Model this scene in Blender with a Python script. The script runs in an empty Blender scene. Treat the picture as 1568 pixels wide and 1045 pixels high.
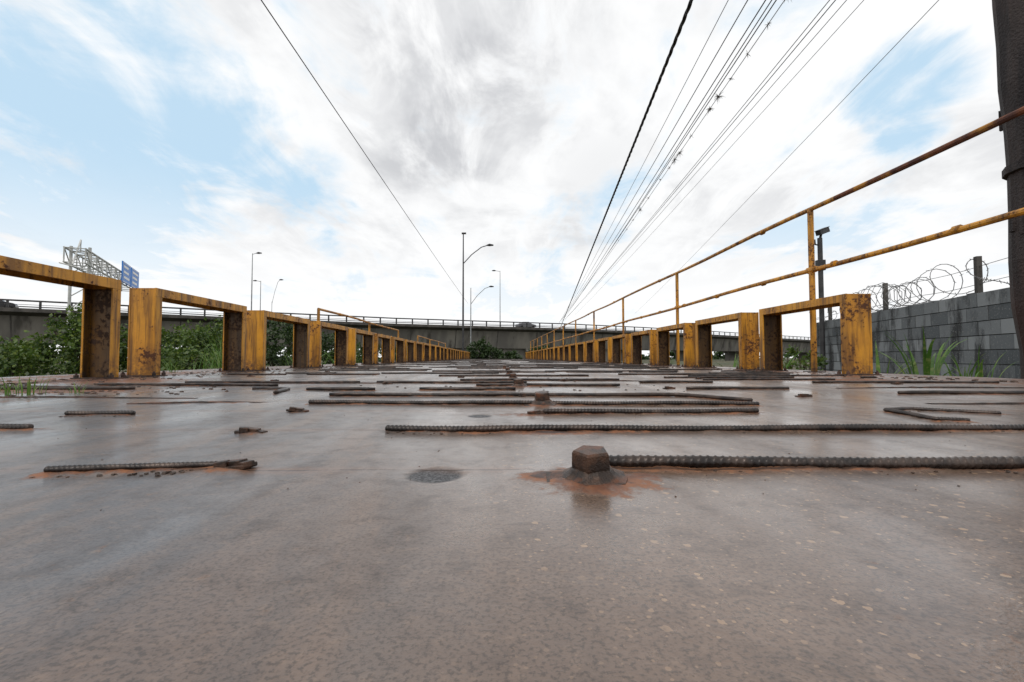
import bpy, math, random
import numpy as np
from mathutils import Vector, Matrix
random.seed(7); rng=np.random.default_rng(7)
sc=bpy.context.scene
sc.view_settings.view_transform='Standard'
sc.view_settings.look='None'
sc.view_settings.exposure=0

# ------------------------------------------------------------------ helpers
class MB:
    def __init__(s): s.v=[]; s.f=[]; s.m=[]
    def add(s,vs,fs,m=0):
        o=len(s.v); s.v+= [tuple(a) for a in vs]; s.f+=[tuple(i+o for i in f) for f in fs]; s.m+=[m]*len(fs)
    def box(s,x0,x1,y0,y1,z0,z1,m=0,M=None):
        vs=[(x0,y0,z0),(x1,y0,z0),(x1,y1,z0),(x0,y1,z0),(x0,y0,z1),(x1,y0,z1),(x1,y1,z1),(x0,y1,z1)]
        if M is not None: vs=[tuple(M@Vector(a)) for a in vs]
        s.add(vs,[(0,3,2,1),(4,5,6,7),(0,1,5,4),(1,2,6,5),(2,3,7,6),(3,0,4,7)],m)
    def tube(s,pts,r,n=8,m=0,caps=True):
        pts=[Vector(p) for p in pts]
        rs=r if isinstance(r,(list,tuple)) else [r]*len(pts)
        vs=[];k=len(pts)
        t0=(pts[1]-pts[0]).normalized()
        up=Vector((0,0,1)) if abs(t0.z)<.9 else Vector((1,0,0))
        u=t0.cross(up).normalized()
        for i,p in enumerate(pts):
            t=(pts[min(i+1,k-1)]-pts[max(i-1,0)])
            t=t.normalized() if t.length>1e-9 else t0
            u=(u-t*u.dot(t)).normalized(); w=t.cross(u)
            for j in range(n):
                a=2*math.pi*(j+.5)/n
                vs.append(p+(u*math.cos(a)+w*math.sin(a))*rs[i])
        fs=[]
        for i in range(k-1):
            for j in range(n):
                a=i*n+j;b=i*n+(j+1)%n
                fs.append((a,b,b+n,a+n))
        if caps:
            fs.append(tuple(range(n))[::-1]); fs.append(tuple((k-1)*n+j for j in range(n)))
        s.add(vs,fs,m)
    def obj(s,name,mats,smooth=False,bevel=0):
        me=bpy.data.meshes.new(name); me.from_pydata(s.v,[],s.f)
        for mt in mats: me.materials.append(mt)
        me.polygons.foreach_set('material_index',s.m)
        if smooth: me.polygons.foreach_set('use_smooth',[True]*len(s.f))
        me.update()
        o=bpy.data.objects.new(name,me); sc.collection.objects.link(o)
        if bevel:
            b=o.modifiers.new('bev','BEVEL'); b.width=bevel; b.segments=2; b.limit_method='ANGLE'
        return o

class NT:
    def __init__(s,tree): s.t=tree; s.n=tree.nodes; s.l=tree.links
    def put(s,sock,v):
        if isinstance(v,bpy.types.NodeSocket): s.l.new(v,sock)
        elif v is not None:
            if isinstance(v,(tuple,list)) and len(v)==3 and sock.type=='RGBA': v=(*v,1)
            sock.default_value=v
    def math(s,op,a,b=None,c=None,clamp=False):
        n=s.n.new('ShaderNodeMath'); n.operation=op; n.use_clamp=clamp
        s.put(n.inputs[0],a); 
        if b is not None: s.put(n.inputs[1],b)
        if c is not None: s.put(n.inputs[2],c)
        return n.outputs[0]
    def ramp(s,x,a,b,lo=0.,hi=1.,smooth=True):
        n=s.n.new('ShaderNodeMapRange'); n.interpolation_type='SMOOTHSTEP' if smooth else 'LINEAR'
        s.put(n.inputs['Value'],x); n.inputs['From Min'].default_value=a; n.inputs['From Max'].default_value=b
        n.inputs['To Min'].default_value=lo; n.inputs['To Max'].default_value=hi
        return n.outputs['Result']
    def mix(s,f,a,b,mode='MIX'):
        n=s.n.new('ShaderNodeMix'); n.data_type='RGBA'; n.blend_type=mode
        s.put(n.inputs[0],f); s.put(n.inputs[6],a); s.put(n.inputs[7],b)
        return n.outputs[2]
    def noise(s,vec,scale,detail=4,rough=.55,dist=0,stretch=None):
        if stretch:
            mp=s.n.new('ShaderNodeMapping'); mp.inputs['Scale'].default_value=stretch
            s.l.new(vec,mp.inputs['Vector']); vec=mp.outputs[0]
        n=s.n.new('ShaderNodeTexNoise'); n.inputs['Scale'].default_value=scale
        n.inputs['Detail'].default_value=detail; n.inputs['Roughness'].default_value=rough
        n.inputs['Distortion'].default_value=dist
        s.l.new(vec,n.inputs['Vector']); return n.outputs['Fac']
    def pos(s):
        g=s.n.new('ShaderNodeNewGeometry'); return g.outputs['Position']
    def bump(s,h,strength=.3,dist=.01,normal=None):
        n=s.n.new('ShaderNodeBump'); n.inputs['Strength'].default_value=strength; n.inputs['Distance'].default_value=dist
        s.l.new(h,n.inputs['Height'])
        if normal is not None: s.l.new(normal,n.inputs['Normal'])
        return n.outputs[0]

def mat(name):
    m=bpy.data.materials.new(name); m.use_nodes=True
    t=NT(m.node_tree); b=m.node_tree.nodes['Principled BSDF']
    return m,t,b

def two_tone(name,c1,c2,scale=3,rough=.7,bump=.3,bd=.01,metal=0,lo=.4,hi=.65,detail=5,stretch=None,c3=None,s3=.8):
    m,t,b=mat(name); p=t.pos()
    n=t.noise(p,scale,detail,stretch=stretch); f=t.ramp(n,lo,hi)
    col=t.mix(f,c1,c2)
    if c3:
        col=t.mix(t.ramp(t.noise(p,s3,5,stretch=stretch),.52,.66),col,c3)
    t.put(b.inputs['Base Color'],col); b.inputs['Roughness'].default_value=rough; b.inputs['Metallic'].default_value=metal
    t.put(b.inputs['Normal'],t.bump(t.noise(p,scale*9,3),bump,bd))
    return m

# ------------------------------------------------------------------ materials
def yellow_paint(name,rust=.5,shade=0):
    m,t,b=mat(name); p=t.pos()
    big=t.noise(p,2.6,7,.65); fine=t.noise(p,26,5,.7); strk=t.noise(p,9,5,.6,stretch=(1,1,.12)); strk2=t.noise(p,22,4,.65,stretch=(1,1,.06))
    base=t.mix(t.ramp(big,.3,.7),(.64,.30,.020),(.46,.195,.015))
    base=t.mix(t.math('MULTIPLY',t.ramp(strk,.43,.66),.8),base,(.14,.058,.010))
    base=t.mix(t.math('MULTIPLY',t.ramp(strk2,.50,.66),.7),base,(.055,.022,.008))
    r=t.math('ADD',t.math('MULTIPLY',big,.5),t.math('MULTIPLY',fine,.5))
    rf=t.ramp(r,.60-.14*rust,.66-.12*rust)
    col=t.mix(rf,base,t.mix(fine,(.13,.045,.014),(.04,.016,.009)))
    sep=t.n.new('ShaderNodeSeparateXYZ'); t.l.new(p,sep.inputs[0])
    low=t.math('MULTIPLY',t.ramp(sep.outputs['Z'],.0,.25,1,0),t.ramp(fine,.35,.6))
    col=t.mix(t.math('MULTIPLY',low,.8),col,(.09,.04,.018))
    if shade: col=t.mix(t.ramp(big,.2,.75,shade,shade*.8),col,(.022,.011,.005))  # shade of the channel recesses, painted into the colour as dark brown
    t.put(b.inputs['Base Color'],col)
    t.put(b.inputs['Roughness'],t.ramp(rf,0,1,.45,.85)); 
    t.put(b.inputs['Normal'],t.bump(t.math('ADD',fine,rf),.35,.003))
    return m
M_yel=yellow_paint('yellow_paint',.40)
M_yel_shade=yellow_paint('yellow_paint_recess_shade',.9,.93)  # rusty yellow with the recess shade painted in, for frame insides
M_pipe=yellow_paint('yellow_pipe_paint',.55)
M_piper=two_tone('rusty_pipe',(.06,.020,.013),(.17,.055,.02),8,.8,c3=(.38,.17,.02),s3=3)
M_rebar=two_tone('rebar_steel',(.018,.014,.013),(.060,.042,.034),22,.38,.4,.002,metal=.45)
M_bolt=two_tone('bolt_steel',(.026,.017,.013),(.085,.045,.028),45,.45,.7,.002,metal=.4,c3=(.11,.042,.02),s3=30)
M_iron=two_tone('old_steel_edge',(.02,.013,.01),(.08,.038,.025),18,.7,.5,.003)
M_conc=two_tone('viaduct_concrete',(.13,.122,.11),(.21,.195,.17),.35,.9,.2,.02,stretch=(1,1,.25),c3=(.07,.064,.056),s3=.5)
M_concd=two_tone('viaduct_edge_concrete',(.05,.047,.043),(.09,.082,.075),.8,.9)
M_dark=two_tone('dark_metal',(.02,.02,.022),(.04,.04,.042),3,.6)
M_galv=two_tone('galvanised_steel',(.20,.21,.22),(.32,.33,.34),2,.5,metal=.3)
M_white=two_tone('truss_paint',(.38,.39,.38),(.55,.55,.53),1,.6)
M_blue,_t,_b=mat('sign_blue'); _t.put(_b.inputs['Base Color'],_t.mix(_t.noise(_t.pos(),.8),(.01,.14,.5),(.02,.2,.6))); _b.inputs['Roughness'].default_value=.45
M_signw=two_tone('sign_lettering',(.7,.7,.7),(.8,.8,.8),2,.5)
M_pole=two_tone('weathered_pole',(.014,.011,.012),(.045,.034,.032),5,.85,.8,.02,stretch=(1,1,.15),c3=(.05,.022,.016),s3=1.5)
M_cable=two_tone('black_cable',(.006,.006,.007),(.014,.014,.015),3,.6)
M_cable2=two_tone('aluminium_wire',(.10,.10,.11),(.17,.17,.18),3,.5)
M_razor=two_tone('razor_wire_steel',(.10,.10,.105),(.2,.2,.2),9,.5,metal=.5)
M_glass,_t,_b=mat('dark_glass'); _t.put(_b.inputs['Base Color'],_t.mix(_t.noise(_t.pos(),2),(.01,.012,.015),(.02,.024,.03))); _b.inputs['Roughness'].default_value=.1
M_car1=two_tone('dark_car_paint',(.02,.02,.024),(.03,.03,.035),1,.3,0)
M_car2=two_tone('grey_car_paint',(.1,.1,.11),(.13,.13,.14),1,.3,0)
M_tyre=two_tone('tyre_rubber',(.01,.01,.01),(.02,.02,.02),5,.9)
M_ground=two_tone('scrub_ground',(.035,.045,.015),(.09,.07,.04),.5,1,.6,.05,c3=(.03,.05,.012),s3=.15)
M_dirt=two_tone('wet_dirt',(.04,.024,.016),(.10,.052,.032),14,.6,.9,.012)

def leaf_mat(name,c1,c2,c3):
    m,t,b=mat(name); p=t.pos()
    n=t.noise(p,1.6,3); n2=t.noise(p,11,2)
    col=t.mix(t.ramp(n,.38,.62),c1,c2); col=t.mix(t.ramp(n2,.5,.68),col,c3)
    t.put(b.inputs['Base Color'],col); b.inputs['Roughness'].default_value=.55
    tr=t.n.new('ShaderNodeBsdfTranslucent'); t.put(tr.inputs[0],col)
    mx=t.n.new('ShaderNodeMixShader'); mx.inputs[0].default_value=.3
    t.l.new(b.outputs[0],mx.inputs[1]); t.l.new(tr.outputs[0],mx.inputs[2])
    t.l.new(mx.outputs[0],t.n['Material Output'].inputs[0])
    return m
M_leaf=leaf_mat('leaf_green',(.026,.058,.009),(.070,.125,.016),(.16,.21,.03))
M_leafd=leaf_mat('leaf_dark',(.012,.030,.008),(.03,.06,.012),(.06,.10,.02))
M_grass=leaf_mat('grass_blade',(.06,.14,.02),(.10,.20,.03),(.20,.25,.07))
M_bark=two_tone('bark',(.04,.03,.02),(.09,.07,.05),6,.9)

# block wall
M_block,t,b=mat('concrete_block'); p=t.pos()
at=t.n.new('ShaderNodeAttribute'); at.attribute_name='tone'; 
c=t.mix(at.outputs['Fac'],(.085,.095,.103),(.26,.275,.285))
c=t.mix(t.ramp(t.noise(p,2.2,7,.65,stretch=(1,1,.3)),.46,.62),c,(.040,.042,.044))
c=t.mix(t.ramp(t.noise(p,30,4),.55,.7,0,.5),c,(.3,.3,.29))
t.put(b.inputs['Base Color'],c); b.inputs['Roughness'].default_value=.95
t.put(b.inputs['Normal'],t.bump(t.noise(p,45,5),.6,.006))
M_mortar=two_tone('mortar',(.03,.03,.03),(.06,.06,.058),8,1)

# damp steel deck
M_deck,t,b=mat('wet_deck_plate'); p=t.pos()
at=t.n.new('ShaderNodeAttribute'); at.attribute_name='masks'
sp=t.n.new('ShaderNodeSeparateColor'); t.l.new(at.outputs['Color'],sp.inputs[0])
sx=t.n.new('ShaderNodeSeparateXYZ'); t.l.new(p,sx.inputs[0])
rust,patch,seam=sp.outputs[0],sp.outputs[1],sp.outputs[2]
nbig=t.noise(p,1.7,4,.6); nstr=t.noise(p,8,6,.66,.5,stretch=(1,.22,1)); nwide=t.noise(p,3.2,4,.55,.6,stretch=(1,.16,1)); nfin=t.noise(p,55,5,.7); nmid=t.noise(p,18,5,.7,.3); nmic=t.noise(p,260,2,.7)
side=t.ramp(t.math('MULTIPLY_ADD',t.math('SUBTRACT',nbig,.5),1.2,sx.outputs['X']),-.60,.2)
col=t.mix(side,(.108,.096,.092),(.140,.092,.066))
col=t.mix(t.math('MULTIPLY',t.ramp(nwide,.38,.62),.55),col,(.066,.054,.052))
col=t.mix(t.math('MULTIPLY',t.ramp(nstr,.45,.66),.7),col,(.175,.118,.086))
col=t.mix(t.math('MULTIPLY',t.ramp(nmid,.50,.70),.6),col,(.056,.042,.037))
col=t.mix(t.math('MULTIPLY',t.ramp(nfin,.5,.72),.5),col,(.21,.145,.105))
col=t.mix(t.math('MULTIPLY',t.ramp(nmic,.45,.66),.6),col,(.030,.022,.018))
def specks(scale,cut,rmax,lo,hi):
    vo=t.n.new('ShaderNodeTexVoronoi'); vo.inputs['Scale'].default_value=scale; vo.inputs['Randomness'].default_value=1; t.l.new(p,vo.inputs['Vector'])
    wn=t.n.new('ShaderNodeSeparateColor'); t.l.new(vo.outputs['Color'],wn.inputs[0])
    rad=t.ramp(wn.outputs[0],cut,1,0,rmax,False)
    dd_=t.math('MULTIPLY_ADD',t.math('SUBTRACT',nmic,.5),.25,vo.outputs['Distance'])
    k=t.math('LESS_THAN',dd_,rad)
    return t.math('MULTIPLY',k,t.ramp(t.math('MULTIPLY_ADD',sx.outputs['X'],.30,nbig),lo,hi))
spk=t.math('MAXIMUM',specks(75,.50,.30,.46,.58),specks(170,.40,.28,.40,.60))
col=t.mix(t.math('MULTIPLY',spk,.7),col,(.36,.24,.15))
rn=t.math('MULTIPLY_ADD',t.math('SUBTRACT',nfin,.5),1.5,t.math('MULTIPLY_ADD',t.math('SUBTRACT',nmid,.5),1.4,rust))
rf=t.ramp(rn,.28,.80)
rc=t.mix(t.ramp(nmid,.35,.65),(.10,.036,.018),(.23,.092,.040))
rc=t.mix(t.ramp(rn,.85,1.2),rc,(.035,.016,.012))
col=t.mix(t.math('MULTIPLY',rf,.92),col,rc)
col=t.mix(patch,col,t.mix(t.ramp(nmic,.4,.65),(.028,.028,.032),(.11,.11,.115)))
yw=t.math('MULTIPLY_ADD',t.math('SUBTRACT',nbig,.5),.03,sx.outputs['Y'])
fr=t.math('ABSOLUTE',t.math('SUBTRACT',t.math('FRACT',t.math('DIVIDE',t.math('SUBTRACT',yw,.695-.19),.38)),.5))
on=t.math('GREATER_THAN',sx.outputs['Y'],.55)
ln=t.math('MULTIPLY',t.ramp(fr,.004,.013,1,0),t.math('MULTIPLY',t.ramp(nmid,.36,.52),on))
soft=t.math('MULTIPLY',t.math('MULTIPLY',t.ramp(fr,.0,.09,1,0),t.ramp(nbig,.36,.58)),on)
sf=t.math('MAXIMUM',t.ramp(t.math('MULTIPLY_ADD',t.math('SUBTRACT',nfin,.5),.9,seam),.45,.7),ln)
col=t.mix(t.math('MULTIPLY',soft,.55),col,(.17,.082,.042))
col=t.mix(t.math('MULTIPLY',sf,.85),col,(.03,.017,.012))
t.put(b.inputs['Base Color'],col)
ro=t.ramp(nwide,.36,.66,.26,.42); ro=t.math('MULTIPLY_ADD',t.ramp(nmid,.4,.7),.14,ro)
ro=t.math('MULTIPLY_ADD',rf,.35,ro); ro=t.math('MULTIPLY_ADD',patch,.4,ro,clamp=True)
t.put(b.inputs['Roughness'],ro); b.inputs['IOR'].default_value=1.42
cw=t.math('MULTIPLY',t.math('SUBTRACT',1,t.math('MAXIMUM',t.math('MULTIPLY',rf,.8),t.math('MULTIPLY',patch,.9))),t.ramp(nwide,.35,.62,.85,.35))
t.put(b.inputs['Coat Weight'],cw)
b.inputs['Coat IOR'].default_value=1.34; t.put(b.inputs['Coat Roughness'],t.ramp(nbig,.35,.65,.17,.30))
h=t.math('MULTIPLY_ADD',nfin,.35,t.math('MULTIPLY',nstr,.3)); h=t.math('MULTIPLY_ADD',nmid,.45,h); h=t.math('MULTIPLY_ADD',nmic,.18,h); h=t.math('MULTIPLY_ADD',rf,.5,h); h=t.math('MULTIPLY_ADD',sf,-.6,h); h=t.math('MULTIPLY_ADD',spk,.12,h)
t.put(b.inputs['Normal'],t.bump(h,.30,.0045))
hc=t.math('MULTIPLY_ADD',nfin,.30,nmid); t.put(b.inputs['Coat Normal'],t.bump(hc,.18,.003))

# ------------------------------------------------------------------ world
w=bpy.data.worlds.new('World'); sc.world=w; w.use_nodes=True
t=NT(w.node_tree); bg=t.n['Background']
SUN_EL=math.radians(58); SUN_AZ=math.radians(200)
sky=t.n.new('ShaderNodeTexSky'); sky.sky_type='NISHITA'; sky.sun_disc=False
sky.sun_elevation=SUN_EL; sky.sun_rotation=SUN_AZ; sky.air_density=1; sky.dust_density=1.5
tc=t.n.new('ShaderNodeTexCoord'); D=tc.outputs['Generated']
se=t.n.new('ShaderNodeSeparateXYZ'); t.l.new(D,se.inputs[0])
zz=t.math('ADD',t.math('MAXIMUM',se.outputs[2],0),.20)
cb=t.n.new('ShaderNodeCombineXYZ'); t.put(cb.inputs[0],t.math('DIVIDE',se.outputs[0],zz)); t.put(cb.inputs[1],t.math('DIVIDE',se.outputs[1],zz))
P=cb.outputs[0]
def blob(rx,rz,inner,outer,amp):
    d=Vector((rx,1,rz)).normalized()
    vm=t.n.new('ShaderNodeVectorMath'); vm.operation='DOT_PRODUCT'; t.l.new(D,vm.inputs[0]); vm.inputs[1].default_value=d
    return t.ramp(vm.outputs['Value'],math.cos(math.radians(outer)),math.cos(math.radians(inner)),0,amp)
n1=t.noise(P,1.8,6,.60,.5); n2=t.noise(P,4.6,7,.62,.5,stretch=(1,.45,1)); n3=t.noise(P,1.3,6,.6,.3)
d=t.math('MULTIPLY_ADD',n2,1.0,t.math('MULTIPLY',n1,1.1))
d=t.math('ADD',d,-.29)
for a in [(-1.05,.62,4,20,.16),(-.85,.45,0,15,.22),(-.55,.44,0,9,.20),(-.42,.35,0,8,.20),(.93,.60,0,6,.36),(.62,.50,0,7,.08),(.22,.34,0,8,.12),(.10,.13,0,7,.14),(.75,.32,0,8,.10)]:
    d=t.math('SUBTRACT',d,blob(*a))
cf=t.ramp(d,.30,.72)
hz=t.ramp(se.outputs[2],.02,.36,1,0)
cf=t.math('MAXIMUM',cf,t.math('MULTIPLY',hz,.95))
g=t.math('ADD',t.ramp(n3,.42,.60,0,.55),blob(-.14,.62,2,17,.5))
g=t.math('ADD',g,blob(.25,.36,0,10,.3))
g=t.math('MULTIPLY',g,t.ramp(n2,.34,.60))
g=t.math('MULTIPLY',g,t.ramp(se.outputs[2],.08,.32),clamp=True)
cl=t.mix(g,(10.2,10.25,10.3),(6.0,6.1,6.35))
skyb=t.mix(.85,sky.outputs[0],(6.1,8.3,10.1))
fin=t.mix(cf,skyb,cl)
t.l.new(fin,bg.inputs[0]); bg.inputs[1].default_value=.1

sl=bpy.data.lights.new('sun','SUN'); sl.energy=1.5; sl.angle=math.radians(12); sl.color=(1,.95,.88)
so=bpy.data.objects.new('sun',sl); sc.collection.objects.link(so)
sd=Vector((math.sin(SUN_AZ)*math.cos(SUN_EL),math.cos(SUN_AZ)*math.cos(SUN_EL),math.sin(SUN_EL)))
so.rotation_euler=sd.to_track_quat('Z','Y').to_euler(); so.location=(0,-5,20)

# ------------------------------------------------------------------ rods + bolts data
rods=[ # points, radius, fine
 ([(.17,.705),(1.0,.70),(1.9,.715)],.0092,1),
 ([(-.655,.668),(-.53,.69),(-.415,.712)],.0052,1),
 ([(-.255,1.06),(-.1,1.035),(.3,1.05),(1.24,1.065)],.0078,1),
 ([(-1.3,1.075),(-1.09,1.07)],.008,1),
 ([(.14,1.37),(.5,1.375),(.80,1.40)],.0080,1),
 ([(-1.26,1.34),(-1.07,1.35)],.0075,1),
 ([(1.50,1.36),(1.34,1.47),(1.22,1.43),(1.17,1.22),(1.24,1.20)],.006,1),
 ([(-.68,1.66),(.0,1.64),(.55,1.63),(.92,1.60)],.0080,1),
 ([(-.73,2.0),(.2,2.0),(.80,1.98),(.98,1.75)],.0085,0),
 ([(-.98,2.36),(-.62,2.33)],.009,0),
 ([(-1.28,2.4),(-1.08,2.38),(-1.02,2.1)],.009,0),
 ([(1.85,2.1),(2.7,2.12)],.009,0),
 ([(-.12,2.72),(.73,2.70)],.009,0),
 ([(-.40,2.38),(.10,2.36)],.009,0),
 ([(2.1,3.03),(3.3,3.0)],.009,0),
 ([(1.0,2.4),(1.55,2.42)],.009,0),
 ([(-2.9,2.35),(-1.9,2.4)],.010,0),
 ([(-2.4,2.75),(-1.3,2.72)],.009,0),
]
y=3.05
while y<52:
    x=-3.0+random.random()*.8
    while x<3.1:
        L=random.uniform(.3,1.9)
        if random.random()<.62 and not(y<3.2 and x+L>1.9):
            yy=y+random.uniform(-.03,.03)
            rods.append(([(x,yy),(min(x+L,3.15),yy+random.uniform(-.02,.02))],.0085,0))
        x+=L+random.uniform(.08,.9)
    y+=.36 if y<12 else .72
bolts=[(.132,.635,.92),(.165,1.63,1.0),(.13,2.66,1.),(.13,3.55,1.),(.13,4.5,1.),(.14,5.6,1.),(.13,7.,1.)]
studs=[(-.40,.712),(-.545,1.03),(-.62,1.44),(.12,1.375),(1.35,2.0),(2.1,1.55),(.95,2.5),(2.55,2.9),(1.6,3.6),(-1.6,3.3),(-2.2,4.1),(-1.2,4.6),(2.2,4.4),(-.7,2.95),(1.2,5.2),(.13,2.0),(.5,3.3),(-.3,3.9),(.14,3.1),(-2.0,5.4)]

# ------------------------------------------------------------------ deck
def seg_dist(X,Y,pts):
    best=np.full(X.shape,9.)
    for (x0,y0),(x1,y1) in zip(pts[:-1],pts[1:]):
        dx,dy=x1-x0,y1-y0; L=dx*dx+dy*dy
        tt=np.clip(((X-x0)*dx+(Y-y0)*dy)/L,0,1)
        best=np.minimum(best,np.hypot(X-x0-tt*dx,Y-y0-tt*dy))
    return best
xs=np.concatenate([np.arange(-4.3,-1.0,.03),np.arange(-1.0,1.3,.0075),np.arange(1.3,4.21,.03)])
ys=np.concatenate([np.arange(-2.5,.22,.08),np.arange(.22,.55,.02),np.arange(.55,1.2,.0055),np.arange(1.2,1.8,.009),np.arange(1.8,4.5,.016),np.arange(4.5,9,.05),np.geomspace(9,55,90)])
X,Y=np.meshgrid(xs,ys); Z=np.zeros_like(X); R=np.zeros_like(X); PT=np.zeros_like(X); S=np.zeros_like(X)
def wob(A,B,s): 
    return (np.sin(A*s+1.3*np.sin(B*s*.7))+np.sin(B*s*1.3+1.7*np.sin(A*s*.6+1))+np.sin((A+B)*s*2.1+2))/3
Nn=wob(X,Y,31)*.5+wob(X+3,Y-1,83)*.35+wob(X,Y,190)*.2
for pts,r,fn in rods:
    ymin=min(p[1] for p in pts);ymax=max(p[1] for p in pts)
    i0=np.searchsorted(ys,ymin-.25); i1=np.searchsorted(ys,ymax+.25)
    if i1<=i0: continue
    d=seg_dist(X[i0:i1],Y[i0:i1],pts)
    wd=.021+.014*wob(X[i0:i1],Y[i0:i1],9)
    R[i0:i1]=np.maximum(R[i0:i1],.74*np.exp(-(d/np.maximum(wd,.006))**2)*(1+.5*Nn[i0:i1]))
    Z[i0:i1]=np.maximum(Z[i0:i1],.0045*np.exp(-(d/.015)**2)*(.9+1.1*Nn[i0:i1]))
for bx,by,s in bolts:
    d=np.hypot((X-bx)*.85,(Y-by)*1.0)*(1+.35*Nn)
    R=np.maximum(R,1.05*np.exp(-(d/.072)**3)); Z=np.maximum(Z,.007*np.exp(-(d/.055)**4)*(1+.6*Nn))
for (cx,cy,rx,ry,a) in [(.13,1.02,.10,.03,1.3),(.08,.655,.055,.04,1.25),(.20,.645,.045,.03,.9),(-.42,.69,.05,.02,.8),(-.55,1.03,.05,.03,.7),(.10,1.36,.1,.04,.9),(2.6,3.4,.7,.4,.8),(3.0,4.2,.8,.5,.8),(-2.3,2.3,.6,.25,1.),(-3.0,3.3,.9,.6,.95),(-3.6,4.5,.8,1.5,.9),(3.3,5.5,.6,1.5,.7),(-2.2,1.75,.45,.1,.9),(-1.1,1.72,.28,.05,1.)]:
    d=((X-cx)/rx)**2+((Y-cy)/ry)**2
    R=np.maximum(R,a*np.exp(-d*1.2)*(1+.4*Nn)); Z=np.maximum(Z,.004*np.exp(-d)*(1+Nn))
for bx,by in studs:
    d=np.hypot(X-bx,Y-by)
    R=np.maximum(R,.8*np.exp(-(d/.03)**2)*(1+.3*Nn))
for px,py,pr in [(-.088,.668,.042),(-.05,1.34,.036),(-.03,2.3,.04)]:
    d=np.hypot(X-px,Y-py)*(1+.10*Nn); PT=np.maximum(PT,np.clip((pr-d)/.006,0,1)); Z+= -.0012*(d<pr)
for xc in (-2.1,2.05):
    S=np.maximum(S,np.exp(-((X-xc)/.012)**2)*(.6+.5*Nn)*(Y>1))
edge=np.clip((np.abs(X)-2.75)/.5,0,1); R=np.maximum(R,edge*(.45+.5*Nn))
Z+=.0013*wob(X,Y,5)+.0005*wob(Y,X,13)
ny,nx=X.shape
V=np.stack([X,Y,Z],-1).reshape(-1,3)
ii=np.arange(ny*nx).reshape(ny,nx)
F=np.stack([ii[:-1,:-1],ii[:-1,1:],ii[1:,1:],ii[1:,:-1]],-1).reshape(-1,4)
me=bpy.data.meshes.new('bridge_deck')
me.vertices.add(len(V)); me.vertices.foreach_set('co',V.ravel())
me.loops.add(F.size); me.loops.foreach_set('vertex_index',F.ravel().astype(np.int32))
me.polygons.add(len(F)); me.polygons.foreach_set('loop_start',np.arange(0,F.size,4,dtype=np.int32)); me.polygons.foreach_set('loop_total',np.full(len(F),4,dtype=np.int32))
me.update(calc_edges=True); me.polygons.foreach_set('use_smooth',[True]*len(F))
ca=me.color_attributes.new('masks','FLOAT_COLOR','POINT')
C=np.stack([np.clip(R,0,1.5),PT,np.clip(S,0,1.5),np.ones_like(R)],-1).reshape(-1)
ca.data.foreach_set('color',C.astype(np.float32))
me.materials.append(M_deck)
deck=bpy.data.objects.new('bridge_deck',me); sc.collection.objects.link(deck)
mb=MB()
for x in (-4.28,-1.5,1.5,4.05): mb.box(x,x+.15,-2.5,55,-.55,-.012)
yy=-2.4
while yy<55:
    mb.box(-4.1,4.0,yy,yy+.12,-.4,-.02); yy+=2.4
u=mb.obj('girders',[M_iron]); u.parent=deck

# rods mesh
mb=MB()
for pts,r,fn in rods:
    P3=[Vector((a,b,r*.95)) for a,b in pts]
    L=sum((P3[i+1]-P3[i]).length for i in range(len(P3)-1))
    step=.0018 if fn else .05
    n=max(3,int(L/step)); path=[]; 
    cum=[0]
    for i in range(len(P3)-1): cum.append(cum[-1]+(P3[i+1]-P3[i]).length)
    for j in range(n+1):
        s=L*j/n; q=max(i for i in range(len(P3)) if cum[i]<=s+1e-9); q=min(q,len(P3)-2)
        f=(s-cum[q])/(cum[q+1]-cum[q]); pp=P3[q].lerp(P3[q+1],f)
        pp.z+=.0015*math.sin(s*9+P3[0].x*7)+.0008; pp.y+=.003*math.sin(s*5)
        path.append((pp,s))
    N=20 if fn else 8; vs=[];fs=[]
    for j,(pp,s) in enumerate(path):
        a=path[max(j-1,0)][0];bb=path[min(j+1,n)][0]; tt=(bb-a).normalized(); uu=tt.cross(Vector((0,0,1))).normalized(); ww=uu.cross(tt)
        for q in range(N):
            th=2*math.pi*q/N
            rr=r
            if fn:
                ph=math.cos(2*th-2*math.pi*s/(r*1.25)); rr=r*(.90+.17*max(0,ph)**1.1)
                rr*=1+.035*math.sin(s*60+q)
                if q in (0,N//2): rr=r*1.04
            if j in(0,n): rr*=.82
            vs.append(pp+(uu*math.cos(th)+ww*math.sin(th))*rr)
    for j in range(n):
        for q in range(N):
            a=j*N+q;b2=j*N+(q+1)%N; fs.append((a,a+N,b2+N,b2))
    fs.append(tuple(range(N))); fs.append(tuple(n*N+q for q in range(N))[::-1])
    mb.add(vs,fs)
mb.obj('welded_rebar_rods',[M_rebar],smooth=True)

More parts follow.
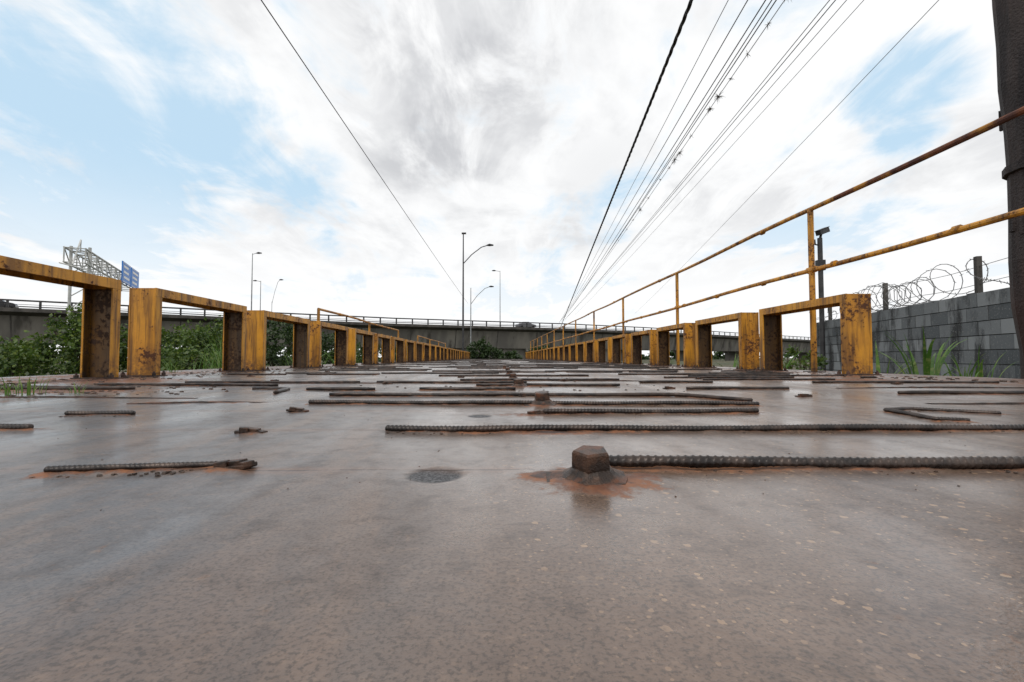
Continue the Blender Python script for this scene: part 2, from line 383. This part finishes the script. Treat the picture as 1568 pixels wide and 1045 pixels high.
def ring_solid(mb,cx,cy,prof,n,m=0,rot=0,jit=0):
    vs=[];fs=[]
    jr=[1+random.uniform(-jit,jit) for _ in range(n)]
    for r,z in prof:
        for j in range(n):
            a=2*math.pi*j/n+rot; vs.append((cx+r*jr[j]*math.cos(a),cy+r*jr[j]*math.sin(a),z))
    k=len(prof)
    for i in range(k-1):
        for j in range(n): 
            a=i*n+j;b2=i*n+(j+1)%n; fs.append((a,b2,b2+n,a+n))
    fs.append(tuple(range(n))[::-1]); fs.append(tuple((k-1)*n+j for j in range(n)))
    mb.add(vs,fs,m)
for i,(bx,by,s) in enumerate(bolts):
    mb=MB()
    ring_solid(mb,0,0,[(.050,-.004),(.051,.005),(.043,.0065),(.034,.012),(.029,.018),(.026,.020)],26,jit=.07)
    ring_solid(mb,0,0,[(.0285,.017),(.0290,.024),(.0280,.042),(.0255,.0455)],6 if i else 5,rot=-1.95+i*.4,jit=.04)
    mb.box(-.068,-.02,-.03,.02,-.002,.006,M=Matrix.Rotation(.3*i-.1,4,'Z'))
    o=mb.obj('deck_bolt',[M_bolt],bevel=.0006); o.location=(bx,by,.002); o.scale=(s,s,s); o.rotation_euler=(.10,-.05,0)
for i,(bx,by) in enumerate(studs):
    mb=MB()
    a=random.uniform(-.3,.3)
    M=Matrix.Rotation(a,4,'Z')@Matrix.Rotation(random.uniform(-.15,.15),4,'Y')
    mb.box(-.026,.012,-.011,.008,.001,.011,M=M)
    mb.box(-.030,-.012,-.013,.004,.0,.013,M=M@Matrix.Rotation(.4,4,'Z')); mb.box(.004,.028,-.006,.012,-.001,.008,M=M@Matrix.Rotation(-.35,4,'Z'))
    mb.box(-.036,.024,-.016,.014,-.003,.004,M=M)
    o=mb.obj('broken_stud',[M_bolt],bevel=.0015); o.location=(bx,by,.001)

mb=MB()
for (x0,x1,yc) in [(-1.36,-.86,1.70),(-3.2,-1.25,1.92),(-3.3,-2.2,2.65),(1.9,3.2,2.55),(.4,1.2,3.3),(-1.8,-.4,3.0),(1.6,2.4,1.68)]:
    n=int((x1-x0)/.03)+2; vs=[];fs=[]
    for i in range(n):
        f=i/(n-1); x=x0+(x1-x0)*f; h=.0025+.007*math.sin(math.pi*f)*(0.5+.5*random.random()); yy=yc+.02*math.sin(x*6)+random.uniform(-.004,.004)
        vs+=[(x,yy-.004,-.003),(x,yy-.002,h),(x,yy+.012,h*.9),(x,yy+.05,-.003)]
    for i in range(n-1):
        for j in range(3): a=i*4+j; fs.append((a,a+4,a+5,a+1))
    mb.add(vs,fs)
o=mb.obj('plate_lips',[M_iron]); o.parent=deck

# ------------------------------------------------------------------ guard frames
def guard_frame(xin,side,y0,L=1.46):
    W=.245; H=.80+random.uniform(-.008,.008); fd=.078; th=.014; x0,x1=(xin,xin+W) if side>0 else (xin-W,xin)
    mb=MB()
    mb.box(x0+.016,x1-.016,y0+.002,y0+th,0.012,H-th-.001,0)
    mb.box(x0+.016,x1-.016,y0+L-th,y0+L-.002,0.012,H-th-.001,0)
    mb.box(x0+.016,x1-.016,y0+.002,y0+L-.002,H-th,H-.002,0)
    for xa,xb in ((x0,x0+.015),(x1-.015,x1)):
        mb.box(xa,xb,y0,y0+fd,0.012,H-fd-.001,0)
        mb.box(xa,xb,y0+L-fd,y0+L,0.012,H-fd-.001,0)
        mb.box(xa,xb,y0,y0+L,H-fd,H,0)
    mb.box(x0+.018,x1-.018,y0+L-th-.004,y0+L-th-.001,.014,H-fd,1)  # thin liner sheets carry the painted shade inside the channels
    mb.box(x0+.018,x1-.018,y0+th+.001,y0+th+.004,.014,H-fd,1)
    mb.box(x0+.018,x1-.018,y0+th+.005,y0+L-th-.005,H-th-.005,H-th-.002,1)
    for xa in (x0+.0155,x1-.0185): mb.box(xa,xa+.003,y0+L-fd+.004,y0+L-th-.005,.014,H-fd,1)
    for ya in (y0-.05,y0+L-fd-.04):
        mb.box(x0-.04,x1+.04,ya,ya+fd+.09,0.001,.012,2)
        for nx_ in (x0-.015,x1+.018):
            for nyy in (ya+.025,ya+fd+.065): ring_solid(mb,nx_,nyy,[(.017,.011),(.017,.032),(.009,.034),(.009,.048)],6,2,random.random())
    o=mb.obj('yellow_guard_frame',[M_yel,M_yel_shade,M_iron],bevel=.004)
    return o
for k in range(27):
    yy=2.20+1.9*k
    j=random.uniform(-.02,.02)
    guard_frame(-3.06+j,-1,yy,1.50)
    if k>=1:
        guard_frame(3.41+j,1,yy+.30,1.46)

# ------------------------------------------------------------------ handrails
def handrail(name,x,posts,zt,zm,y0,y1,near_rust=None,r=.027):
    mb=MB()
    for yy in posts:
        mb.tube([(x,yy,-.05),(x,yy,zt-.0)],.032,10,0)
        mb.box(x-.08,x+.08,yy-.08,yy+.08,-.012,.010,2)
        for zz_ in (zm,): mb.tube([(x,yy-.06,zz_),(x,yy+.06,zz_)],r*1.45,10,0)
    for zz_,isT in ((zt,1),(zm,0)):
        n=int((y1-y0)/.8)+1; pts=[]
        for i in range(n+1):
            yy=y0+(y1-y0)*i/n; pts.append((x+.008*math.sin(yy*1.7),yy,zz_+.010*math.sin(yy*1.1+isT)))
        if isT and near_rust:
            a=[p for p in pts if p[1]<=near_rust]; b=[p for p in pts if p[1]>=a[-1][1]]
            mb.tube(a,r,10,1); mb.tube(b,r,10,0)
        else: mb.tube(pts,r,10,0)
        yy=y0+1.3
        while yy<min(y1,20): mb.tube([(x,yy,zz_),(x,yy+.05,zz_)],r*1.3,10,0); yy+=1.35 if not isT else 4.05
    return mb.obj(name,[M_pipe,M_piper,M_iron],smooth=False)
handrail('yellow_pipe_handrail',3.76,[1.36+4.03*i for i in range(13)],1.94,1.215,1.0,50.5,near_rust=5.2)
handrail('yellow_pipe_handrail',-3.8,[9.7,13.6,17.6],1.22,.92,9.7,17.6)
handrail('yellow_pipe_handrail',-3.8,[22,26,30,34],1.22,.92,22,34)

# ------------------------------------------------------------------ ground
mb=MB(); n=40
G=np.linspace(-1,1,n+1); vs=[];fs=[]
for a in G:
    for b_ in G:
        xx=math.copysign(abs(b_)**2.2,b_)*1500; yy=math.copysign(abs(a)**2.2,a)*1500
        vs.append((xx,yy,-.7+.12*math.sin(xx*.3)*math.cos(yy*.23)))
for i in range(n):
    for j in range(n): a=i*(n+1)+j; fs.append((a,a+1,a+n+2,a+n+1))
mb.add(vs,fs); mb.obj('ground',[M_ground],smooth=True)
mb=MB()
vs=[(4.3,-3,-.35),(14,-3,-.2),(20,30,-.2),(4.3,30,-.35),(4.3,60,-.4),(20,60,-.3)]
mb.add(vs,[(0,1,2,3),(3,2,5,4)]); mb.obj('verge',[M_ground])

# ------------------------------------------------------------------ block wall
A=Vector((7.2,1.2)); B=Vector((11.6,16.6)); dirv=(B-A); Lw=dirv.length; ang=math.atan2(dirv.y,dirv.x)
Mw=Matrix.Translation((A.x,A.y,0))@Matrix.Rotation(ang,4,'Z')
bw,bh=.56,.275; top=1.42; rows=7; tones=[]
mb=MB()
mb.box(0,Lw,-.055,.055,top-rows*bh,top-.012,1); tones+= [0.2]*8
for r_ in range(rows):
    z1=top-r_*bh; x=-(r_%2)*bw/2
    while x<Lw:
        xa=max(x,0)+.007; xb=min(x+bw,Lw)-.007
        if xb-xa>.05:
            j=random.uniform(-.006,.006)
            mb.box(xa,xb,-.075+j,.075+j,z1-bh+.008,z1-.008+random.uniform(-.002,.002),0); tones+=[min(1,max(0,random.gauss(.5,.36)+(.25 if r_==0 else 0)))]*8
        x+=bw
for xp in np.arange(1.2,Lw,3.4):
    mb.box(xp,xp+.24,-.13,.0,top-rows*bh,top+.03,0); tones+=[.35]*8
mb.v=[tuple(Mw@Vector(v)) for v in mb.v]
o=mb.obj('concrete_block_wall',[M_block,M_mortar])
at=o.data.attributes.new('tone','FLOAT','POINT'); at.data.foreach_set('value',tones)

mb=MB(); posts_l=[1.3,4.7,7.9,11.2,14.6]
pts=[];R0=.32; s=0.3
while s<Lw-.2:
    th=2*math.pi*s/(.47+.07*math.sin(s*.9)); rr=R0*(1+.16*math.sin(s*2.3)+.08*math.sin(s*5.1)); 
    pts.append(Mw@Vector((s+.12*math.sin(th*.5),rr*math.cos(th),top+.34+rr*math.sin(th)+.05*math.sin(s*1.7)))); s+=.47/18
mb.tube(pts,.0075,5)
for i in range(0,len(pts)-1,2):
    p0=Vector(pts[i]); dd=Vector((random.uniform(-1,1),random.uniform(-1,1),random.uniform(-1,1))).normalized()*.035
    mb.tube([p0-dd,p0+dd],.005,4)
for zz_ in (top+.18,top+.52):
    mb.tube([Mw@Vector((x,0,zz_+.02*math.sin(x*2))) for x in np.arange(.2,Lw,.5)],.006,5)
o=mb.obj('razor_wire_coil',[M_razor])
mb=MB()
for x in posts_l: mb.box(x-.045,x+.045,-.045,.045,top-.3,top+.72,0)
mb.v=[tuple(Mw@Vector(v)) for v in mb.v]; mb.obj('fence_posts',[M_concd],bevel=.006).parent=o

# ------------------------------------------------------------------ pole at right
mb=MB(); pts=[];rs=[]
cx,cy=5.15,4.1; lean=.035
for i in range(26):
    z=-.6+i*.42; pts.append((cx+.014*math.sin(i*1.3)-lean*z,cy,z)); rs.append(.30-.006*z+random.uniform(-.014,.014))
mb.tube(pts,rs,14)
for z in (1.9,4.2): mb.tube([(cx-lean*z,cy,z),(cx-lean*z,cy,z+.07)],.31,14)
for i in range(60):
    a=random.uniform(0,6.28); z=random.uniform(0,8); r_=.285
    mb.box(-.02,.02,-.012,.02,-random.uniform(.05,.25),.05,M=Matrix.Translation((cx+r_*math.cos(a)-lean*z,cy+r_*math.sin(a),z))@Matrix.Rotation(a,4,'Z'))
mb.box(cx-2.9,cx+3.2,cy-.06,cy+.06,7.0,7.15)
for x in (-2.2,-1,0.6,1.5,2.6,3.1): ring_solid(mb,cx+x,cy,[(.05,7.15),(.07,7.2),(.04,7.24),(.07,7.28),(.03,7.33)],10)
mb.obj('utility_pole',[M_pole])

# ------------------------------------------------------------------ wires
def wire(name,a,b_,r,m,sag=.0,n=60,twist=False):
    a=Vector(a);b_=Vector(b_); mb=MB(); pts=[]
    for i in range(n+1):
        f=(i/n)**1.5; p=a.lerp(b_,f); p.z-=sag*4*f*(1-f); pts.append(p)
    if twist:
        N=900
        for ph in (0,2.1,4.2):
            q=[]
            for i in range(N+1):
                f=(i/N)**1.6; p=a.lerp(b_,f); p.z-=sag*4*f*(1-f); th=f*(b_-a).length*7+ph
                q.append(p+Vector((math.cos(th)*r*.6,0,math.sin(th)*r*.6)))
            mb.tube(q,r*.62,6)
    else: mb.tube(pts,r,6)
    return mb.obj(name,[m],smooth=True)
wire('twisted_power_cable',(2.65,-.5,6.85),(9.9,72,4.3),.032,M_cable,twist=True)
wire('overhead_wire',(-5.35,-1,8.1),(-3.9,62,7.6),.013,M_cable,.15)
for xa,za,xb,zb,r,m in [(3.95,6.9,9.7,5.3,.007,M_cable2),(4.35,6.9,9.9,5.6,.010,M_cable2),(4.75,6.95,10.2,6.0,.011,M_cable),(4.88,7.0,10.3,5.8,.010,M_cable),(5.0,7.0,10.4,6.2,.011,M_cable),(5.25,7.1,10.6,6.5,.008,M_cable2),(6.65,7.7,10.8,6.1,.009,M_cable2),(6.8,7.7,10.9,6.3,.010,M_cable),(7.1,7.75,11.2,6.6,.008,M_cable2),(7.5,7.9,12.5,7.0,.007,M_cable2),(8.0,8.1,22.,7.2,.008,M_cable2)]:
    wire('overhead_wire',(xa-.5,-1,za+.1),(xb,72,zb),r,m,.25)
# air plants clinging to one of the wires
mb=MB()
a=Vector((4.75,-1,7.2));b_=Vector((10.6,72,6.5))
for f,big in [(.128,1),(.150,0),(.172,1),(.180,1),(.20,0),(.215,1),(.222,1),(.23,0),(.245,0),(.27,0),(.29,1),(.31,0),(.33,0),(.36,0),(.115,0),(.138,0),(.162,0)]:
    p=a.lerp(b_,f); p.z-=.25*4*f*(1-f)
    for _ in range(30 if big else 10):
        d_=Vector((random.gauss(0,1),random.gauss(0,1),random.gauss(-.2,1))).normalized()*random.uniform(.05,.20 if big else .11)
        mb.tube([p,p+d_*.6+Vector((0,0,.01)),p+d_],[.006,.005,.001],3)
mb.obj('air_plants',[M_bark])

# ------------------------------------------------------------------ viaduct
path=[(-150,-5),(-100,30),(-62,57),(-40,71.5),(-19,84),(0,92),(15,98),(36,110),(60,126),(86,145),(112,163),(160,198),(260,262)]
path=[Vector(p) for p in path]
def off(i,o):
    a=path[max(i-1,0)];b_=path[min(i+1,len(path)-1)]; d_=(b_-a).normalized(); return Vector((path[i].x-d_.y*o,path[i].y+d_.x*o))
sec=[(0,6.02),(0,6.5),(.3,6.5),(.3,6.38),(9.7,6.38),(9.7,6.5),(10,6.5),(10,6.02),(8.6,5.6),(7.8,2.1),(2.2,2.1),(1.4,5.6)]
mb=MB(); vs=[];fs=[]; K=len(sec)
for i in range(len(path)):
    for o_,z in sec: q=off(i,o_); vs.append((q.x,q.y,z))
for i in range(len(path)-1):
    for j in range(K): a=i*K+j;b2=i*K+(j+1)%K; fs.append((a,a+K,b2+K,b2))
mb.add(vs,fs,0)
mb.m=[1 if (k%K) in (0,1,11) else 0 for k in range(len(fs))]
def walk(step,o_):
    out=[];carry=0
    for i in range(len(path)-1):
        a=off(i,o_);b_=off(i+1,o_);L=(b_-a).length; s=carry
        while s<L: p=a.lerp(b_,s/L); out.append((p,(b_-a).normalized())); s+=step
        carry=s-L
    return out
for p,d_ in walk(27,5):
    M=Matrix.Translation((p.x,p.y,0))@Matrix.Rotation(math.atan2(d_.y,d_.x),4,'Z')
    mb.box(-.8,.8,-2.6,2.6,-1,2.1,0,M=M); mb.box(-1.1,1.1,-3,3,1.5,2.095,0,M=M)
for p,d_ in walk(9,0):
    M=Matrix.Translation((p.x,p.y,0))@Matrix.Rotation(math.atan2(d_.y,d_.x),4,'Z')
    mb.add([M@Vector(v) for v in [(-.08,1.36,5.6),(.08,1.36,5.6),(.08,2.16,2.1),(-.08,2.16,2.1),(-.08,1.5,5.6),(.08,1.5,5.6),(.08,2.3,2.1),(-.08,2.3,2.1)]],[(0,3,2,1),(0,4,7,3),(1,2,6,5)],1)
vv=[]
for i in (4,5,6,7): q=off(i,3.0); vv+=[(q.x,q.y,-1),(q.x,q.y,2.3)]
mb.add(vv,[(0,2,3,1),(2,4,5,3),(4,6,7,5)],0)
for zz_,r_ in ((7.48,.11),(6.98,.03)):
    mb.tube([(off(i,.15).x,off(i,.15).y,zz_) for i in range(len(path))],r_,6,2)
    mb.tube([(off(i,9.85).x,off(i,9.85).y,zz_) for i in range(len(path))],r_*.7,6,2)
for p,d_ in walk(3.0,.15):
    M=Matrix.Translation((p.x,p.y,0))@Matrix.Rotation(math.atan2(d_.y,d_.x),4,'Z'); mb.box(-.12,.12,-.07,.07,6.5,7.5,2,M=M)
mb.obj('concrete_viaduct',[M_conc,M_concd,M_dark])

def car(name,loc,yaw,paint):
    prof=[(-2.1,.35),(-2.15,.75),(-2.0,.95),(-1.5,1.0),(-1.0,1.42),(.4,1.46),(1.05,1.02),(1.9,.85),(2.12,.6),(2.1,.35)]
    mb=MB(); n=len(prof); vs=[(x,-.85 if z<1.1 else -.68,z) for x,z in prof]+[(x,.85 if z<1.1 else .68,z) for x,z in prof]
    fs=[tuple(range(n)),tuple(range(2*n-1,n-1,-1))]+[(i,i+n,(i+1)%n+n,(i+1)%n) for i in range(n)]
    mb.add(vs,fs,0)
    for sy in (-1,1):
        ya,yb=sy*.80,sy*.725
        mb.add([(-1.3,ya+.02*sy,1.04),(-.2,ya+.02*sy,1.04),(-.2,yb,1.36),(-.95,yb,1.36)],[(0,1,2,3)],1)
        mb.add([(-.1,ya+.02*sy,1.04),(.85,ya+.02*sy,1.04),(.4,yb,1.36),(-.1,yb,1.36)],[(0,1,2,3)],1)
        for x in (-1.3,1.35): mb.tube([(x,sy*.70,.32),(x,sy*.88,.32)],.32,16,2)
    o=mb.obj(name,[paint,M_glass,M_tyre],bevel=.03); o.location=loc; o.rotation_euler=(0,0,yaw); return o
def onv(i,f,o_): a=off(i,o_);b_=off(i+1,o_);p=a.lerp(b_,f); return (p.x,p.y,6.39),math.atan2((b_-a).y,(b_-a).x)
l,a=onv(1,.97,2.6); car('dark_car',l,a,M_car1)
l,a=onv(5,.5,2.8); car('grey_car',l,a,M_car2)

# ------------------------------------------------------------------ street lamps
def lamp(x,y,z0,H,r,arms,m=M_galv,name='street_lamp'):
    mb=MB(); mb.tube([(x,y,z0),(x,y,z0+H*.5),(x,y,z0+H)],[r,r*.8,r*.5],10)
    mb.box(x-r*2,x+r*2,y-r*2,y+r*2,z0-.05,z0+.1)
    for (za,dx,dz) in arms:
        mb.tube([(x,y,za),(x+dx*.35,y,za+dz*.5),(x+dx*.75,y,za+dz*.9),(x+dx,y,za+dz)],r*.45,6)
        s=1 if dx>0 else -1
        mb.tube([(x+dx-.1*s,y,za+dz),(x+dx+.25*s,y,za+dz+.05),(x+dx+.75*s,y,za+dz+.02)],[.07,.17,.08],8,1)
    return mb.obj(name,[m,M_dark],smooth=False)
lamp(-4.1,56,-.7,16.3,.13,[(11.8,3.0,2.3)],M_dark)
mb=MB(); mb.tube([(-4.3,56,15.6),(-3.75,56,15.6)],.12,6); mb.obj('lamp_head_bracket',[M_dark]).parent=bpy.data.objects['street_lamp']
lamp(-4.5,80,-.7,13.2,.12,[(9.6,3.3,3.1)])
lamp(.8,97,6.38,12.4,.10,[(18.6,-1.0,.2)])
lamp(-38.6,71.5,6.38,10.3,.10,[(16.5,.7,.2)])
lamp(-51,98,-.7,17.5,.12,[(16.6,-.9,.2)])
lamp(-48.5,98,-.7,13,.10,[(11.8,1.6,5.2)])
lamp(84,140,6.38,7,.10,[(13.2,-1.5,.4)])
x,y=10.9,15.2
mb=MB()
mb.tube([(x,y,-.3),(x,y,4.2)],.075,10); mb.tube([(x,y,4.15),(x+.05,y-.02,4.38)],.04,8)
mb.box(-.22,.22,-.09,.09,-.08,.08,M=Matrix.Translation((x+.10,y,4.42))@Matrix.Rotation(.3,4,'Z')@Matrix.Rotation(-.35,4,'Y'))
mb.box(-.27,.25,-.11,.11,.085,.10,M=Matrix.Translation((x+.10,y,4.42))@Matrix.Rotation(.3,4,'Z')@Matrix.Rotation(-.35,4,'Y'))
mb.tube([(x,y,3.95),(x-.16,y,3.98),(x-.18,y,4.15)],.03,6); mb.box(x-.12,x+.12,y-.09,y+.09,3.1,3.45)
mb.obj('security_camera_pole',[M_dark],bevel=.008)

# ------------------------------------------------------------------ sign gantry
a=Vector((-46.2,49.5,0));b_=Vector((-57.6,71,0)); dd=(b_-a).normalized(); nn=Vector((-dd.y,dd.x,0)); L=(b_-a).length
mb=MB(); zb,zt=10.6,12.2; wd=.9
cs=[(wd,zb),(-wd,zb),(wd,zt),(-wd,zt)]
for s_,z in cs: mb.tube([a+nn*s_+Vector((0,0,z)),b_+nn*s_+Vector((0,0,z))],.11,6)
k=12
for i in range(k+1):
    p=a+dd*L*i/k
    for s_ in (wd,-wd): mb.tube([p+nn*s_+Vector((0,0,zb)),p+nn*s_+Vector((0,0,zt))],.07,5)
    for z in (zb,zt): mb.tube([p+nn*wd+Vector((0,0,z)),p-nn*wd+Vector((0,0,z))],.06,5)
    if i<k:
        q=a+dd*L*(i+1)/k
        for s_ in (wd,-wd): mb.tube([p+nn*s_+Vector((0,0,zb if i%2 else zt)),q+nn*s_+Vector((0,0,zt if i%2 else zb))],.06,5)
        mb.tube([p+nn*wd+Vector((0,0,zt)),q-nn*wd+Vector((0,0,zt))],.05,5)
c0=a+dd*1.8
for s_ in (wd*.9,-wd*.9): mb.tube([c0+nn*s_+Vector((0,0,-.7)),c0+nn*s_+Vector((0,0,zt+.5))],.16,8)
for i in range(9): 
    z=.5+i*1.3; mb.tube([c0+nn*wd*.9+Vector((0,0,z)),c0-nn*wd*.9+Vector((0,0,z+1.3))],.06,5)
mb.tube([c0+Vector((0,0,zt)),c0+Vector((0,0,zt+1.3)),a-dd*.6+Vector((0,0,zb-.3))],.08,6)
mb.tube([a-dd*1.0+Vector((-1.3,0,zb-.2)),a-dd*.3+Vector((1.6,0,zb-.9))],.07,6)
g_=mb.obj('sign_gantry',[M_white])
mb=MB()
Mg=Matrix.Translation(a)@Matrix.Rotation(math.atan2(dd.y,dd.x),4,'Z')
for s0,s1 in ((14.2,18.8),(19.3,24.2)):
    mb.box(s0,s1,-1.25,-1.12,10.7,13.6,0,M=Mg)
    mb.box(s0+.1,s1-.1,-1.27,-1.255,10.8,10.88,1,M=Mg); mb.box(s0+.1,s1-.1,-1.27,-1.255,13.42,13.5,1,M=Mg)
    for r_ in range(3): mb.box(s0+.6,s1-random.uniform(.7,1.6),-1.27,-1.255,11.3+r_*.75,11.3+r_*.75+.32,1,M=Mg)
mb.obj('blue_road_sign',[M_blue,M_signw])

# ------------------------------------------------------------------ vegetation
def leaves(name,blobs,N,size,mat_,stems=True,aspect=2.6,droop=.3,seed=1):
    r=np.random.default_rng(seed); V=[];F=[]
    wts=np.array([b[3]*b[4]*b[5] for b in blobs])**.8; wts/=wts.sum()
    for bi,b_ in enumerate(blobs):
        n=int(N*wts[bi]); 
        nc=max(6,n//45); cd=r.normal(size=(nc,3)); cd/=np.linalg.norm(cd,axis=1)[:,None]; cr=r.uniform(.35,1.05,nc)**.5
        cc=cd*cr[:,None]
        idx=r.integers(0,nc,n); p=cc[idx]+r.normal(size=(n,3))*.13
        p=p*np.array(b_[3:6])+np.array(b_[:3])
        d=r.normal(size=(n,3)); d[:,2]-=droop; d+=cc[idx]*.9; d/=np.linalg.norm(d,axis=1)[:,None]
        u=np.cross(d,r.normal(size=(n,3))); u/=np.linalg.norm(u,axis=1)[:,None]
        s=(size*r.uniform(.6,1.4,n))[:,None]
        q=np.stack([p,p+d*s*.5+u*s/aspect/1.2,p+d*s,p+d*s*.5-u*s/aspect/1.2],1)
        V.append(q.reshape(-1,3))
    V=np.concatenate(V); n=len(V)//4; F=np.arange(n*4).reshape(n,4)
    mb=MB(); mb.v=[tuple(x) for x in V.tolist()]; mb.f=[tuple(x) for x in F.tolist()]; mb.m=[0]*n
    if stems:
        for b_ in blobs:
            base=Vector((b_[0]+random.uniform(-.2,.2),b_[1],-.75))
            for k in range(5):
                tip=Vector((b_[0]+random.uniform(-.7,.7)*b_[3],b_[1]+random.uniform(-.7,.7)*b_[4],b_[2]+random.uniform(0,.75)*b_[5]))
                mid=base.lerp(tip,.5)+Vector((random.uniform(-.15,.15),random.uniform(-.15,.15),0))
                mb.tube([base,mid,tip],[.045,.03,.008],5,1)
    return mb.obj(name,[mat_,M_bark])
leaves('shrub',[(-15.6,14,.1,1.6,1.2,.65),(-13.2,14.6,.70,1.1,1,1.0),(-14.4,13.5,-.1,1.8,1,.7),(-17.5,15,.0,2,1.2,.6),(-12.6,14.2,.6,.7,.7,1.0)],11000,.13,M_leaf,seed=2)
leaves('shrub',[(-11.6,15.5,.35,1.2,1.2,.8),(-10.5,16,.5,1.1,1,.8),(-9.6,15.8,.45,.9,.9,.85),(-9.4,14,-.1,1.2,1,.6)],10000,.12,M_leaf,seed=3)
leaves('shrub',[(-13.,22,.9,1.6,1.2,1.1),(-10.5,22,.9,1.3,1.1,1.2),(-8.6,24,.4,1.5,1.2,1.1)],8000,.16,M_leafd,seed=4)
leaves('shrub',[(-8.0,30,.0,2,1.2,1.0),(-7,38,.0,1.6,1.5,1.3)],4000,.25,M_leafd,seed=5)
leaves('shrub',[(-2.2,58.5,.8,1.3,1,1.6),(-.6,59,.5,1.5,1,1.1),(1.6,60,.2,1.6,1,.9)],5000,.3,M_leafd,seed=6)
leaves('shrub',[(6.,62,.3,2,1.5,1.4),(9.5,60,.3,2.3,1.5,1.3)],4000,.3,M_leafd,seed=8)
leaves('shrub',[(5.9,8.8,.05,.35,.3,.35),(6.5,9.6,.0,.4,.3,.35)],700,.07,M_leaf,seed=12)
bl=[]
for i in range(60):
    x=-230+i*8+random.uniform(-3,3); yy=(150 if x<-40 else 175)+x*.45*(1 if x>0 else .6)+random.uniform(-6,6); bl.append((x,yy,1.0,6,4,random.uniform(1.8,3.6)))
leaves('distant_trees',bl,16000,1.3,M_leafd,stems=False,seed=9,aspect=1.8)

def grass(name,cl,mat_=M_grass):
    mb=MB()
    for (cx,cy,z0,n,h,sp,w_) in cl:
        for _ in range(n):
            a=random.uniform(0,6.28); r_=random.random()**.7*sp; x=cx+math.cos(a)*r_*.6; y=cy+math.sin(a)*r_*.6
            H=h*random.uniform(.5,1.1); ln=random.uniform(.1,.75)*H; aw=w_*random.uniform(.6,1.2); b_=a+random.uniform(-.7,.7)
            dx,dy=math.cos(b_),math.sin(b_); px,py=-dy,dx; vs=[];S_=8
            for i in range(S_+1):
                f=i/S_; ww=aw*(1-f)**.7*(.6+.8*f if f<.4 else 1)
                z=z0+H*(f-.35*f**3*ln/H*1.3); q=ln*f**2
                vs+=[(x+dx*q+px*ww,y+dy*q+py*ww,z),(x+dx*q-px*ww,y+dy*q-py*ww,z)]
            mb.add(vs,[(2*i,2*i+1,2*i+3,2*i+2) for i in range(S_)])
    return mb.obj(name,[mat_])
grass('broadleaf_reed',[(5.35,5.7,-.35,9,1.05,.25,.034),(5.85,6.2,-.35,8,1.2,.22,.036),(4.95,5.9,-.35,7,.9,.25,.030)])
grass('tall_grass',[(7.2,6.9,-.35,12,.7,.5,.02),(8.2,8.0,-.3,14,.7,.6,.02),(5.0,8.2,-.35,14,.85,.5,.026),(4.9,9.6,-.35,12,.8,.5,.024)])
grass('tall_grass',[(-6.6,11.5,-.7,70,1.7,.8,.018),(-7.6,12.8,-.7,60,2.1,.8,.018),(-5.6,13.5,-.7,50,1.6,.8,.018),(-6.0,9.,-.7,30,1.1,.8,.016),(-5.5,17,-.7,60,1.6,1,.022)])
grass('grass_tuft',[(-2.15,2.08,0,34,.11,.14,.0035),(-1.95,2.12,0,16,.07,.12,.003),(-2.45,2.2,0,22,.09,.16,.0035),(-3.3,2.9,0,20,.14,.2,.005),(4.0,7.5,0,14,.2,.15,.006),(4.0,10.5,0,16,.25,.2,.007),(-3.7,5.2,0,14,.2,.15,.006)])
mb=MB()
def pebble(mb,x,y,s):
    vs=[];n=6
    for z,k in ((0,1),(s*.5,.8)):
        for j in range(n):
            a=j/n*6.283; q=s*k*random.uniform(.7,1.2); vs.append((x+q*math.cos(a),y+q*math.sin(a),z+random.uniform(-.1,.1)*s))
    mb.add(vs,[(j,(j+1)%n,(j+1)%n+n,j+n) for j in range(n)]+[tuple(range(n,2*n))])
for _ in range(2100):
    k=random.random()
    if k<.22: x,y,s=random.gauss(-3.0,.3),random.uniform(2,9),random.uniform(.006,.02)
    elif k<.40: x,y,s=random.gauss(3.35,.25),random.uniform(3,12),random.uniform(.006,.022)
    elif k<.52: x,y,s=random.gauss(-2.3,.4),random.gauss(2.2,.2),random.uniform(.004,.013)
    elif k<.62: x,y,s=random.gauss(.1,.5),random.uniform(2,7),random.uniform(.003,.009)
    elif k<.88:
        pts,r_,fn=rods[random.randrange(8)]; q=random.randrange(len(pts)-1); f=random.random()
        x=pts[q][0]*(1-f)+pts[q+1][0]*f; y=pts[q][1]*(1-f)+pts[q+1][1]*f-abs(random.gauss(.012,.008)); s=random.uniform(.0012,.0045)
    else: x,y,s=random.uniform(-1.5,1.5),random.uniform(.5,2),random.uniform(.0006,.0016)
    if abs(x)<4: pebble(mb,x,y,s)
mb.obj('gravel_debris',[M_dirt])

# ------------------------------------------------------------------ camera
cam=bpy.data.cameras.new('camera'); cam.lens=16; cam.sensor_width=36; cam.clip_start=.02; cam.clip_end=5000
cam.shift_x=24/1568
co=bpy.data.objects.new('camera',cam); sc.collection.objects.link(co)
co.location=(0,0,.17); co.rotation_euler=(math.radians(92.1),0,0)
sc.camera=co
